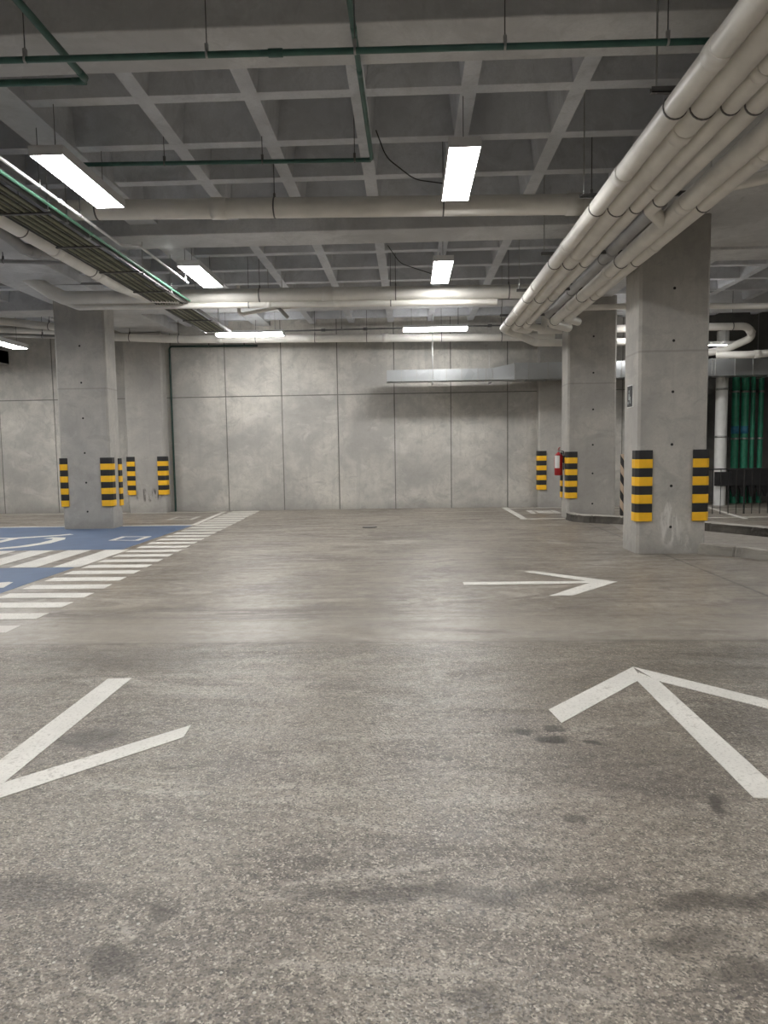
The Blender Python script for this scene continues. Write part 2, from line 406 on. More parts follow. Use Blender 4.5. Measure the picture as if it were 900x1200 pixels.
beam((4.3, 12.14, ZB), (FX1, 12.85, ZT), 'short concrete beam seen right of the square column')
beam((4.3, 17.2, ZB), (FX1, 17.75, ZT), 'concrete beam farther back right of the square column')
beam((FX0, .15, ZB), (FX1, .9, ZT), 'concrete beam overhead beside the camera position')
beam((2.7, FY0, ZB + .02), (4.3, 19.1, ZT), 'broad concrete girder running over the two columns with pipes')
beam((4.3, 8.4, ZB + .04), (FX1, 12.14, ZT), 'plain concrete soffit right of the girder above the square column')
beam((-7.4, FY0, ZB + .02), (-6.0, 19.1, ZT), 'broad concrete girder running over the column in the blue bay')

# ------------------------------------------------------------------ columns
def column(x0, x1, y0, y1, label, holes, hx, mat='column'):
    c = .035
    p = [(x0 + c, y0), (x1 - c, y0), (x1, y0 + c), (x1, y1 - c), (x1 - c, y1), (x0 + c, y1), (x0, y1 - c), (x0, y0 + c)]
    o = struct(MB().prism(p, 0, ZB + .05), 'column', M[mat], label, 'column')
    for z in holes:
        m = MB(); m.tube([(hx, y0 + .02, z), (hx, y0 - .0025, z)], .020, 10); m.tube([(hx, y0 + .01, z), (hx, y0 - .0035, z)], .013, 8)
        m.build('tie_hole', M['hole'], o)
    return o
cA = column(3.21, 4.17, 10.32, 11.0, 'square concrete column with a small black sign on its side', (3.68, 2.97, 2.27, 1.54, .96, .38), 3.68, 'column_drip')
cB = column(3.40, 4.42, 15.7, 16.35, 'concrete column with the red fire extinguisher on its side', (3.86, 3.1, 2.33, 1.58, .97, .32), 3.93)
cC = column(-7.18, -6.14, 14.75, 15.3, 'free-standing concrete column at the edge of the blue parking bay', (3.74, 3.0, 2.28, 1.57, .96, .36), -6.66)

# ------------------------------------------------------------------ striped corner guards
def guard(cx, cy, dx, dy, z0, label, leg=.2, leg2=.16):
    t = .035; m = MB(); H = 1.0; nb_ = 8
    for i in range(nb_):
        tt = t if i % 2 == 0 else t - .004
        L = [(leg, 0), (leg, -tt), (.012, -tt), (-tt, .012), (-tt, leg2), (0, leg2), (0, 0)]
        poly = [(cx + a * dx, cy + b * dy) for a, b in L]
        m.prism(poly, z0 + H * i / nb_, z0 + H * (i + 1) / nb_, 0 if i % 2 == 0 else 1)
    o = m.build('corner_guard', [M['yellow'], M['black']], None, .006)
    rebase(o, (cx, cy, z0))
    return tag(o, label, 'corner guard', 'striped corner guards')
guard(3.21, 10.32, 1, 1, .465, 'black and yellow guard on the column corner just below the small black sign')
guard(4.17, 10.32, -1, 1, .465, 'black and yellow guard on the square column corner nearest the railing')
guard(3.40, 15.7, 1, 1, .44, 'black and yellow guard on the column front corner beside the fire extinguisher')
guard(3.40, 16.35, 1, -1, .43, 'black and yellow guard partly hidden below the fire extinguisher')
guard(-7.18, 14.75, 1, 1, .47, 'black and yellow guard on the outer corner of the free-standing blue bay column', .15)
guard(-6.14, 14.75, -1, 1, .47, 'wide black and yellow guard on the blue bay column corner facing the zebra stripes')
guard(-6.14, 15.3, -1, -1, .45, 'narrow-looking guard on the rear corner of the blue bay column')
guard(-7.36, 18.78, 1, 1, .47, 'guard on the wall pillar corner next to the blue bay column')
guard(-6.36, 18.78, -1, 1, .47, 'guard on the wall pillar corner beside the thin green downpipe')
guard(3.34, 18.86, 1, 1, .46, 'guard low on the back wall pillar beyond the right-hand white parking line')

# ------------------------------------------------------------------ fire extinguisher, sign
fx, fy = 3.255, 15.95
ex = thing('fire_extinguisher', (fx, fy, .93), 'red fire extinguisher with white label hung on the concrete column side', 'fire extinguisher')
prof = [(.02, .928), (.075, .931), (.088, .945), (.088, 1.33), (.08, 1.37), (.05, 1.405), (.028, 1.415), (.026, 1.435)]
MB().tube([(fx, fy, z) for r, z in prof], [max(r, .001) for r, z in prof], 22).build('cylinder', M['red'], ex)
lb = MB(); nseg = 10; vs = []
for k in range(nseg + 1):
    a = math.radians(-160 + 75 * k / nseg)
    for z in (1.09, 1.36): vs.append((fx + .0895 * math.cos(a), fy + .0895 * math.sin(a), z))
lb.add(vs, [(2 * k, 2 * k + 2, 2 * k + 3, 2 * k + 1) for k in range(nseg)], 0, True)
lab = lb.build('paper_label', M['white'], ex); lab['label'] = 'white paper label on the red cylinder'
vl = MB(); vl.tube([(fx, fy, 1.43), (fx, fy, 1.475)], .02, 12); vl.tube([(fx, fy, 1.455), (fx + .05, fy - .01, 1.455)], .014, 10); vl.build('valve', M['zinc'], ex)
hd = MB(); hd.box((fx - .012, fy - .11, 1.475), (fx + .012, fy + .03, 1.487)); hd.add([(fx - .012, fy - .12, 1.53), (fx + .012, fy - .12, 1.53), (fx + .012, fy + .03, 1.49), (fx - .012, fy + .03, 1.49), (fx - .012, fy - .12, 1.54), (fx + .012, fy - .12, 1.54), (fx + .012, fy + .03, 1.5), (fx - .012, fy + .03, 1.5)],
       [(3, 2, 1, 0), (4, 5, 6, 7), (0, 1, 5, 4), (1, 2, 6, 5), (2, 3, 7, 6), (3, 0, 4, 7)])
hd.build('handle', M['red'], ex)
MB().tube(fillet([(fx + .045, fy - .01, 1.455), (fx + .105, fy - .03, 1.45), (fx + .115, fy - .04, 1.30), (fx + .1, fy - .05, 1.05)], .03), .011, 8).build('hose', M['black'], ex)
br = MB(); br.box((fx + .075, fy - .03, 1.2), (3.402, fy + .03, 1.36)); br.build('wall_bracket', M['iron'], ex)

sg = thing('sign', (3.21, 10.68, 2.24), 'small black sign with pale pictogram on the square column side', 'sign')
MB().box((3.198, 10.555, 2.08), (3.212, 10.805, 2.40)).build('backing', M['white'], sg)
MB().box((3.194, 10.567, 2.092), (3.199, 10.793, 2.388)).build('panel', M['sign_black'], sg)
pg = MB(); pg.tube([(3.1935, 10.70, 2.31), (3.1915, 10.70, 2.31)], .022, 12)
pg.prism([(3.1915, 10.67), (3.1935, 10.67), (3.1935, 10.73), (3.1915, 10.73)], 2.19, 2.28)
pg.prism([(3.1915, 10.63), (3.1935, 10.63), (3.1935, 10.665), (3.1915, 10.665)], 2.14, 2.235); pg.prism([(3.1915, 10.73), (3.1935, 10.73), (3.1935, 10.76), (3.1915, 10.76)], 2.13, 2.17)
pg.build('pictogram', M['sign_grey'], sg)

# ------------------------------------------------------------------ floor paint
def poly_paint(name, polys, mat, label, cat, group=None, z=.003, parent=None):
    m = MB()
    for i, p in enumerate(polys): m.prism(p, 0.0005, z + .00025 * (i % 4))
    o = m.build(name, mat, parent)
    if parent is None:
        c = sum((v.co for v in o.data.vertices), Vector()) / len(o.data.vertices); rebase(o, (c.x, c.y, 0))
        # keep paint texture in its own coordinates
        tag(o, label, cat, group)
    return o
def ribbon(pts, wd):
    P = [Vector((p[0], p[1], 0)) for p in pts]; out = []
    for i in range(len(P) - 1):
        d = (P[i + 1] - P[i]).normalized(); nn = Vector((-d.y, d.x, 0)) * wd / 2; e = d * wd * .25
        out.append([tuple((P[i] - e + nn)[:2]), tuple((P[i + 1] + e + nn)[:2]), tuple((P[i + 1] + e - nn)[:2]), tuple((P[i] - e - nn)[:2])])
    return out
poly_paint('floor_arrow', [[(.6, 8.22), (2.06, 8.22), (2.06, 8.09), (.6, 8.04)], [(2.33, 8.155), (1.52, 8.93), (1.40, 8.90), (2.05, 8.155)], [(2.33, 8.155), (1.66, 7.40), (1.42, 7.40), (2.05, 8.155)]], M['white_paint'],
           'thin white floor arrow pointing at the square column', 'floor marking', 'painted floor arrows')
poly_paint('floor_arrow', [[(1.52, 4.93), (.79, 4.11), (.82, 3.90), (1.46, 4.63), (1.50, 4.68)], [(1.455, 4.66), (1.455, 3.04), (1.60, 3.03), (1.59, 4.64), (1.52, 4.8)], [(1.52, 4.93), (2.45, 3.86), (2.40, 3.70), (1.58, 4.63)]], M['white_paint'],
           'large white floor arrow pointing away, its head beside dark oil drips', 'floor marking', 'painted floor arrows')
poly_paint('floor_arrow', [[(-1.89, 4.73), (-2.05, 4.72), (-2.05, 3.15), (-1.89, 2.98)], [(-1.23, 3.88), (-1.215, 3.71), (-2.0, 2.83), (-2.04, 3.02)]], M['white_paint'],
           'white V-shaped floor arrow with chipped paint, partly outside the frame', 'floor marking', 'painted floor arrows')

# zebra crossing
def zx(y): 
    return (-4.43 - max(0, (y - 11)) * .028, -3.48 - max(0, (y - 8)) * .042)
st = []
y = 5.50
pitch = .505; 
k = 0
while y < 18.9:
    a0, b0 = zx(y); a1, b1 = zx(y + .255)
    st.append([(a0, y), (b0, y), (b1, y + .255), (a1, y + .255)]); y += pitch
poly_paint('zebra_crossing', st, M['white_paint'], 'white zebra stripes of the walkway running along the blue bays', 'crosswalk')
bl = [[(-4.62, 11.42), (-4.62, 15.2), (-9.6, 15.2), (-9.6, 11.42)]]
b1 = poly_paint('parking_bay', bl, M['blue_paint'], 'blue painted accessible parking bay around the free-standing column', 'parking bay', 'blue parking bays', .0022)
b2 = poly_paint('parking_bay', [[(-4.55, 5.4), (-4.55, 9.6), (-9.6, 9.6), (-9.6, 5.4)]], M['blue_paint'], 'blue parking bay nearest the camera beyond the white hatched strip', 'parking bay', 'blue parking bays', .0022)
import types
# access symbol in the first bay (lies sideways, wheel arc opens to the zebra)
arc = [(-6.67, 13.16), (-6.47, 13.10), (-6.38, 12.88), (-6.37, 12.37), (-6.52, 11.95), (-6.78, 11.69), (-7.2, 11.62), (-7.6, 11.85), (-7.85, 12.3), (-7.85, 12.75)]
s1 = poly_paint('wheelchair_symbol', ribbon(arc, .21) + ribbon([(-6.57, 13.72), (-6.70, 13.57), (-7.33, 13.18), (-7.33, 12.5)], .17) + ribbon([(-7.33, 13.18), (-8.5, 13.18)], .13), M['white_paint'], None, None, None, .0036, b1)
ORG_b1 = ORG[b1.name]
s2 = poly_paint('wheelchair_symbol', ribbon([(-4.77, 8.15), (-4.84, 8.45), (-5.3, 8.2), (-5.5, 7.7)], .12), M['white_paint'], None, None, None, .0036, b2)
bx = [ribbon([(-5.31, 12.66), (-5.31, 13.23)], .1)[0], ribbon([(-4.84, 12.60), (-4.84, 13.2)], .1)[0], ribbon([(-5.31, 13.21), (-4.84, 13.18)], .06)[0], ribbon([(-5.31, 12.68), (-4.84, 12.62)], .06)[0]]
poly_paint('number_box', bx, M['white_paint'], None, None, None, .0036, b1)
hb = [[(x, 9.64), (x + .37, 9.64), (x + .37, 11.38), (x, 11.38)] for x in (-4.87, -5.48, -6.1, -6.72, -7.34, -7.96, -8.58)]
poly_paint('hatched_strip', hb, M['white_paint'], 'white hatched bars between the two blue parking bays', 'floor marking')
bl_ = ribbon([(-9.6, 15.32), (-4.66, 15.26)], .10) + ribbon([(-4.62, 15.3), (-4.84, 18.75)], .11) + ribbon([(-12, 18.72), (-7.45, 18.66)], .12) + ribbon([(-7.45, 18.6), (-4.8, 18.72)], .10)
poly_paint('bay_lines', bl_, M['white_paint'], 'thin white bay outline between the blue bay and the back wall', 'floor marking', 'white bay outlines')
bx = [ribbon([(-5.60, 16.62), (-5.62, 17.34)], .09)[0], ribbon([(-5.07, 16.6), (-5.12, 17.36)], .09)[0], ribbon([(-5.6, 17.34), (-5.1, 17.36)], .05)[0], ribbon([(-5.6, 16.64), (-5.08, 16.6)], .05)[0], ]
poly_paint('number_box', bx, M['white_paint_old'], 'small white outlined box near the wall beside the zebra stripes', 'floor marking', 'outlined number boxes')
bl_ = ribbon([(2.47, 18.95), (2.49, 15.78)], .14) + ribbon([(2.42, 15.76), (3.33, 15.78)], .13) + ribbon([(2.47, 18.72), (4.3, 18.72)], .12)
poly_paint('bay_lines', bl_, M['white_paint'], 'white bay outline by the column with the fire extinguisher', 'floor marking', 'white bay outlines')
bx = [ribbon([(2.92, 17.05), (2.94, 18.0)], .12)[0], ribbon([(3.50, 17.05), (3.52, 18.0)], .12)[0], ribbon([(2.94, 17.97), (3.5, 17.97)], .06)[0], ribbon([(2.94, 17.05), (3.5, 17.05)], .06)[0], [(3.05, 17.2), (3.4, 17.2), (3.4, 17.8), (3.05, 17.8)]]
poly_paint('number_box', bx, M['white_paint_old'], 'small white outlined box in front of the guarded back wall pillar', 'floor marking', 'outlined number boxes')
bl_ = ribbon([(7.43, 18.3), (6.95, 15.2)], .10) + ribbon([(4.6, 15.62), (9.6, 15.5)], .10) + ribbon([(7.8, 17.9), (9.2, 16.6)], .08) + ribbon([(4.5, 18.6), (8.2, 18.6)], .08)
poly_paint('bay_lines', bl_, M['white_paint'], 'white bay lines on the floor behind the black railing', 'floor marking', 'white bay outlines')
dr = MB(); dr.tube([(-.8, 14.4, 0.0005), (-.8, 14.4, .008)], .15, 20); d_ = rebase(dr.build('floor_drain', M['iron']), (-.8, 14.4, 0)); tag(d_, 'small dark round drain cover in the middle of the floor', 'drain cover')
MB().tube([(-.8, 14.4, 0.008), (-.8, 14.4, .011)], .11, 20).build('grate', M['clamp'], d_)

# ------------------------------------------------------------------ kerbs and side lane
def sweep_kerb(name, pts, wd, h, mats, label, seg=6):
    P = fillet([(x, y, 0) for x, y in pts], 1.5, 8); m = MB(); L = []
    # subdivide and roughen
    Q = [P[0]]
    for a, b in zip(P[:-1], P[1:]):
        k = max(1, int((b - a).length / .12))
        for i in range(1, k + 1): Q.append(a.lerp(b, i / k))
    rows = []
    for i, p in enumerate(Q):
        t = (Q[min(i + 1, len(Q) - 1)] - Q[max(i - 1, 0)]).normalized(); nn = Vector((t.y, -t.x, 0))   # towards the viewer
        j = random.uniform(-.012, .012); jz = random.uniform(-.006, .006)
        f = p + nn * (wd / 2)
        rows.append([f + nn * (.015 + j), f + nn * j * 1.3 + vv(0, 0, h * .5), f + vv(0, 0, h - .015 + jz) + nn * j * .5, f - nn * .02 + vv(0, 0, h + jz), p - nn * (wd / 2) + vv(0, 0, h), p - nn * (wd / 2)])
    n = 6; vs = [v for r in rows for v in r]
    for i in range(len(rows) - 1):
        for k in range(n - 1):
            m.add([rows[i][k], rows[i + 1][k], rows[i + 1][k + 1], rows[i][k + 1]], [(0, 1, 2, 3)], 1 if k < 2 else 0)
    m.add(rows[0], [tuple(range(n - 1, -1, -1))]); m.add(rows[-1], [tuple(range(n))])
    return struct(m, name, mats, label, 'kerb')
sweep_kerb('kerb', [(3.42, 15.55), (3.44, 15.02), (3.75, 14.80), (4.25, 14.38), (5.35, 13.12), (5.98, 12.10), (6.8, 10.2), (7.2, 8.0)], .16, .16, [M['kerb'], M['kerb_dark_face']], 'low broken concrete kerb curving from the extinguisher column past the railing')
sweep_kerb('kerb', [(4.12, 10.36), (4.5, 9.95), (4.85, 9.45), (5.4, 8.2), (5.6, 6.5)], .12, .145, [M['kerb'], M['kerb']], 'low concrete kerb running from the foot of the square column toward the camera')
ln = MB(); ln.prism([(3.98, 14.62), (3.78, 12.7), (3.62, 11.0), (4.2, 11.0), (4.2, 10.45), (4.6, 9.95), (4.95, 9.45), (5.5, 8.2), (5.7, 6.5), (7.0, 6.5), (7.05, 8.0), (6.68, 10.2), (5.86, 12.06), (5.25, 13.05), (4.2, 14.28)], 0.0005, .006)
struct(ln, 'lane_paving', M['lane'], 'paler concrete lane strip between the two low kerbs', 'pavement')

# ------------------------------------------------------------------ railing, striped pole, risers
rl = thing('railing', (7.0, 16.4, 0), 'thin black metal railing standing behind the curved kerb', 'railing')
MB().tube([(4.75, 16.4, 1.0), (10.0, 16.4, 1.0)], .016, 8).build('top_rail', M['iron'], rl)
x = 4.86; i = 0
while x < 10.0:
    r = .02 if i % 7 == 1 else .008
    MB().tube([(x, 16.4, 0), (x, 16.4, 1.0)], r, 8).build('post' if i % 7 == 1 else 'baluster', M['iron'], rl); x += .173; i += 1
pl = MB().tube([(4.28, 14.75, 0), (4.28, 14.75, 1.38)], .036, 14).build('striped_pole', M['pole']); rebase(pl, (4.28, 14.75, 0)); tag(pl, 'slim black and pale striped pole behind the square column', 'pole')
wp = thing('downpipe', (7.98, 18.93, 0), 'thick white vertical drain pipe beside the dark recess', 'pipe')
MB().tube([(7.98, 18.93, 0), (7.98, 18.93, 4.4)], .145, 20).build('pipe_body', M['white'], wp)
for z in (1.75, 2.95): band((7.98, 18.93, z), (0, 0, 1), .152, .05).build('clamp', M['zinc'], wp)
bb = MB(); bb.prism([(7.78, 18.72), (8.2, 18.72), (8.2, 18.80), (7.78, 18.80)], .5, .86); tag(rebase(bb.build('impact_guard', M['black'], None, .01), (7.98, 18.76, .5)), 'small black impact guard strapped on the white drain pipe', 'guard')
for (gx, r, lab) in ((8.619, .095, 'thick green riser pipe nearest the white drain pipe'), (8.862, .095, 'second thick green riser pipe in the dark recess'), (9.070, .055, 'thin green riser pipe in the dark recess'), (9.278, .065, 'outermost green riser pipe in the dark recess')):
    t = thing('riser_pipe', (gx, 19.58, 0), lab, 'pipe', 'green riser pipes')
    MB().tube(fillet([(gx, 19.58, 0), (gx, 19.58, 3.52), (gx, 20.29, 3.52)], .14), r, 16).build('pipe_body', M['green_dark'], t)
    for z in (1.7, 2.93): band((gx, 19.58, z), (0, 0, 1), r + .007, .05).build('clamp', M['zinc'], t)
    if r > .09: 
        q = band((gx, 19.58, 1.93), (0, 0, 1), r + .003, .2).build('blue_band', M['blue_band'], t); q['label'] = 'blue marking band'
for z in (1.7, 2.93):
    tag(rebase(MB().box((7.35, 19.69, z - .03), (10.6, 19.75, z + .03)).build('pipe_rail', M['clamp']), (8.4, 19.72, z)), 'horizontal steel rail holding the green risers, ' + ('level with the blue bands' if z < 2 else 'under the duct'), 'rail', 'riser support rails')
gm = MB(); gm.prism([(8.26, 19.02), (9.30, 19.02), (9.30, 19.14), (8.26, 19.14)], .48, .92)
for cx in (8.40, 8.62, 8.85, 9.05, 9.2):
    gm.add([(cx - .1, 19.04, .5), (cx + .1, 19.04, .5), (cx + .03, 19.06, .2), (cx - .03, 19.06, .2), (cx - .1, 19.12, .5), (cx + .1, 19.12, .5), (cx + .03, 19.1, .2), (cx - .03, 19.1, .2)],
           [(3, 2, 1, 0), (4, 5, 6, 7), (0, 1, 5, 4), (1, 2, 6, 5), (2, 3, 7, 6), (3, 0, 4, 7)])
tag(rebase(gm.build('impact_guard', M['black'], None, .01), (8.78, 19.08, .2)), 'wide black impact guard with tapered ends in front of the green risers', 'guard')

# ------------------------------------------------------------------ air duct
du = thing('air_duct', (-.51, 18.3, 3.23), 'long galvanised air duct running along the back wall', 'duct')
d1 = MB(); d1.box((-.52, 18.12, 3.225), (2.08, 18.5, 3.505))
d1.add([(2.08, 18.12, 3.225), (2.08, 18.5, 3.225), (2.08, 18.5, 3.505), (2.08, 18.12, 3.505), (2.62, 18.06, 3.215), (2.62, 18.56, 3.215), (2.62, 18.56, 3.61), (2.62, 18.06, 3.61)],
       [(0, 1, 5, 4), (1, 2, 6, 5), (2, 3, 7, 6), (3, 0, 4, 7)])
d1.box((2.62, 18.06, 3.215), (10.6, 18.56, 3.615)); d1.build('duct_body', M['duct'], du)
for i, x in enumerate([-.16, .22, .55, .95, 1.32, 1.72, 1.92, 2.08, 2.62, 2.95, 3.42, 3.85, 4.5, 5.2, 6.1, 6.9, 7.37, 7.45, 7.92, 8.35, 9.0, 9.7]):
    if x < 2.1: a, b = (x - .009, 18.105, 3.21), (x + .009, 18.515, 3.52)
    else: a, b = (x - .011, 18.04, 3.195), (x + .011, 18.58, 3.635)
    MB().box(a, b).build('flange', M['zinc'], du)
MB().tube([(.62, 18.1, 3.12), (.62, 18.1, ZT)], .009, 6).build('hanger_rod', M['zinc'], du)
for x in (.62, 2.05, 4.4, 6.5, 8.7): 
    m = MB(); m.box((x - .02, 18.02, 3.165), (x + .02, 18.6, 3.195)); m.tube([(x, 18.6, 3.18), (x, 18.6, ZT)], .006, 6); m.build('hanger', M['zinc'], du)
d2 = thing('air_duct', (-10.4, 18.4, 3.9), 'short duct end hanging at the far left by the wall', 'duct')
MB().box((-13, 18.3, 3.93), (-10.38, 18.8, 4.24)).build('duct_body', M['duct'], d2)
MB().box((-10.42, 18.28, 3.91), (-10.38, 18.82, 4.26)).build('flange', M['zinc'], d2)
MB().box((-11.5, 18.5, 4.24), (-11.48, 18.52, ZT)).build('hanger', M['zinc'], d2)

# ------------------------------------------------------------------ ceiling lights
def light(x0, x1, y0, y1, z, label, cord=None, h=.085, wrap=False):
    cx, cy = (x0 + x1) / 2, (y0 + y1) / 2
    t = thing('ceiling_light', (cx, cy, z), label, 'light', 'ceiling light panels')
    e = .012
    m = MB()
    if wrap: m.box((x0, y0, z + .045), (x1, y1, z + h)); m.box((x0 - .006, y0, z - .005), (x0 + .012, y1, z + .046)); m.box((x1 - .012, y0, z - .005), (x1 + .006, y1, z + .046))
    else: m.box((x0, y0, z + .012), (x1, y1, z + h)); m.box((x0, y0, z - .004), (x1, y0 + e, z + .012)); m.box((x0, y1 - e, z - .004), (x1, y1, z + .012)); m.box((x0, y0 + e, z - .004), (x0 + e, y1 - e, z + .012)); m.box((x1 - e, y0 + e, z - .004), (x1, y1 - e, z + .012))
    m.build('housing', M['housing'], t)
    MB().box((x0 + e, y0 + e, z), (x1 - e, y1 - e, z + (.0445 if wrap else .011))).build('diffuser', M['diffuser'], t)
    for px, py in (((cx, y0 + .2), (cx, y1 - .2)) if (y1 - y0) > (x1 - x0) else ((x0 + .2, cy), (x1 - .2, cy))):
        MB().tube([(px, py, z + h), (px, py, ZT)], .004, 6).build('hanger_wire', M['rod'], t)
    if cord: MB().tube(fillet(cord, .3, 8), .007, 6).build('cord', M['iron'], t)
    return t
light(.40, .71, 6.98, 8.44, 4.30, 'glowing ceiling panel nearest the big pipe bundle, in front of the thick cross pipe', [(-.30, 7.85, 4.84), (-.2, 7.95, 4.6), (.1, 8.1, 4.42), (.42, 8.1, 4.37)])
light(.41, .72, 11.30, 12.78, 4.37, 'smaller-looking glowing ceiling panel just above the second cross pipe, beside the pipe bundle', [(-.30, 12.1, 4.84), (-.1, 12.1, 4.55), (.42, 12.1, 4.37)])
light(-3.50, -3.17, 6.88, 8.36, 4.30, 'glowing ceiling panel beside the cable tray at upper left')
light(-3.50, -3.15, 11.22, 12.66, 4.37, 'smaller glowing ceiling panel between the cable tray and the second cross pipe')
light(-4.42, -2.86, 16.85, 17.17, 4.235, 'slim glowing light at the far end of the cable tray near the back wall', None, .10, True)
light(-.10, 1.38, 16.85, 17.17, 4.265, 'slim glowing light above the air duct near the back wall', None, .10, True)
light(-9.1, -8.75, 15.3, 16.75, 4.0, 'glowing light cut by the frame beside the short duct end at far left', None, .10, True)
light(7.20, 7.84, 17.9, 18.0, 3.93, 'small glowing light under the bent pipe right of the square column')
light(5.08, 6.28, 16.25, 16.5, 4.28, 'unseen ceiling light added behind the square column to brighten the wall', None, .10, True)  # unseen fixture, added to brighten the wall between the columns
for x0, y0 in ((.42, 1.8), (-12.5, 15.8), (-3.49, 1.8), (.42, -2.0), (-3.49, -2.0), (7.2, 7.0), (7.2, 12.0), (-9.0, 7.0), (-9.0, 11.3), (7.2, 2.6), (-9.0, 2.6)):  # unseen panels added to raise the overall brightness
    light(x0, x0 + .32, y0, y0 + 1.46, 4.3, 'unseen matching ceiling panel added outside the view for brightness')

# ------------------------------------------------------------------ right-hand pipe bundle
ZP = 3.98
clY = [3.4, 5.6, 7.8, 10.0, 12.2, 14.4]
def fr(y, y0, y1): return (y - y0) / (y1 - y0)
Y0 = -1.0
def bundle(x, r, z, pts_tail, yend, label, coups, cl=clY, y0=Y0, R=None, mat=None):
    pts = [(x, y0, z), (x, yend, z)] + pts_tail
    return pipe('drain_pipe', label, 'pipe', 'long pipes of the ceiling bundle', pts, r, mat or M['pvc'], R or r * 2.4,
                [(0, fr(c, y0, yend)) for c in coups], [(0, fr(c, y0, yend)) for c in cl if y0 < c < yend - .1], None)
bundle(1.978, .086, ZP, [(2.9, 16.75, 3.90), (5.9, 17.0, 3.90), (5.9, 17.0, ZT)], 15.2, 'outermost bundle pipe on the aisle side, elbowing behind the column', (4.85, 6.9, 9.2, 11.4, 13.3))
bundle(2.180, .095, ZP, [(2.6, 15.6, ZP + .02), (2.6, 15.6, ZB)], 15.0, 'second bundle pipe counted from the aisle side', (6.0, 9.6, 12.9))
bundle(2.378, .070, ZP, [(2.85, 15.4, ZP), (2.85, 15.4, ZB + .02)], 14.9, 'third bundle pipe from the aisle, thinner with a dark gap beside it', (5.1, 7.2, 9.5, 11.7))
bundle(2.555, .074, ZP, [(2.85, 8.35, ZP - .01)], 7.9, 'bundle pipe that ends in a tee joined to its neighbour', (4.4,), [3.4, 5.6, 7.6], R=.12)
bundle(2.73, .074, ZP + .13, [(3.1, 14.9, ZP + .13), (3.1, 14.9, ZB + .02)], 14.5, 'recessed pipe higher up in the gap of the bundle, shade painted as grey', (10.0,), [10.4, 12.4], y0=8.1, mat=M['pvc_grey'])  # shade inside the bundle is put into the grey colour
bundle(2.858, .092, ZP, [(3.3, 15.25, ZP)], 14.7, 'thick bundle pipe, second from the column side', (5.5, 7.75, 10.6, 13.0))
bundle(3.062, .076, ZP, [(3.35, 14.6, ZP)], 14.25, 'innermost bundle pipe passing right against the square column', (6.55, 9.3, 11.9))
pipe('branch_pipe', 'short slanted branch pipe leaving the bundle above the square column', 'pipe', None, [(3.07, 7.35, ZP + .03), (3.75, 6.98, ZP + .05), (9.5, 6.75, ZP + .1)], .062, M['pvc'], .2, [(1, .04)])
for i, (yy, x0) in enumerate(((5.6, 1.80), (7.8, 1.80), (10.0, 1.80), (12.2, 1.80), (14.4, 1.80))):
    nm = ('in front of the first cross beam', 'nearest the thick cross pipe', 'beside the square column', 'midway along the bundle beyond the square column', 'at the elbowed end of the bundle')[i]
    t = thing('trapeze_hanger', (2.45, yy, ZP + .1), 'dark strut hanger carrying the pipe bundle ' + nm, 'hanger', 'strut hangers of the bundle')
    s = ZP + .098
    m = MB(); m.box((x0, yy - .02, s), (3.16, yy + .02, s + .008)); m.box((x0, yy - .02, s), (3.16, yy - .016, s + .042)); m.box((x0, yy + .016, s), (3.16, yy + .02, s + .042)); m.build('strut', M['clamp'], t)
    for xx in (x0 + .04, 3.13): MB().tube([(xx, yy, s), (xx, yy, ZT if xx < 2.6 else ZB + .05)], .007, 6).build('hanger_rod', M['zinc'], t)

# ------------------------------------------------------------------ cross pipes
pipe('cross_pipe', 'thick white pipe crossing the ceiling from the cable tray to the pipe bundle', 'pipe', 'white cross pipes', [(-4.2, 8.8, 4.435), (2.43, 8.8, 4.335)], .115, M['pvc'], None, [(0, .30), (0, .93), ], [(0, .08), (0, .40), (0, .70), (0, .96)], ZT)
pipe('cross_pipe', 'white pipe crossing the ceiling directly under the two smaller light panels', 'pipe', 'white cross pipes', [(-7.0, 13.2, 4.85), (-6.55, 13.2, 4.55), (-6.2, 13.2, 4.36), (2.5, 13.2, 4.29)], .122, M['pvc'], .25, [(2, .2), (2, .55)], [(2, .41), (2, .69), (2, .92)], ZT)
pipe('cross_pipe', 'thinner white pipe tucked under the second cross pipe', 'pipe', 'white cross pipes', [(-6.9, 13.22, 4.7), (-6.45, 13.22, 4.40), (-5.95, 13.22, 4.20), (1.6, 13.22, 4.125)], .055, M['pvc'], .15, [(2, .46), (2, .62)], [(2, .412), (2, .75)], ZT)
pipe('wall_pipe', 'long white pipe high along the back wall behind the far lights', 'pipe', None, [(-10.8, 18.2, 4.72), (-7.5, 18.2, 4.47), (-5.6, 18.2, 4.37), (3.6, 18.2, 4.24)], .095, M['pvc'], 1.0, [(2, .1), (2, .55)], [(1, .3), (1, .95), (2, .2), (2, .36), (2, .5), (2, .7), (2, .86)], ZT)
pipe('cross_pipe', 'white pipe seen in the gaps beside the two columns with pipes', 'pipe', 'white cross pipes', [(3.2, 14.75, 4.27), (4.4, 14.6, 4.26), (11, 14.6, 4.12)], .058, M['pvc'], .2, (), [(1, .1), (1, .5)], ZT)
pipe('bent_pipe', 'white pipe with a wide U-bend right of the square column', 'pipe', None, [(3.0, 17.05, 4.22), (7.72, 17.05, 4.22), (7.95, 17.2, 4.0), (7.5, 17.65, 3.78), (6.9, 17.95, 3.70)], .085, M['pvc'], .28, [(1, .5)], [(0, .93)], ZT)
pipe('low_pipe', 'white pipe stub below the U-bend leaving the frame', 'pipe', None, [(7.3, 17.6, 3.66), (7.75, 17.1, 3.58), (11.5, 16.6, 3.74)], .085, M['pvc'], .2, [(1, .06)], [(1, .3)], ZT)
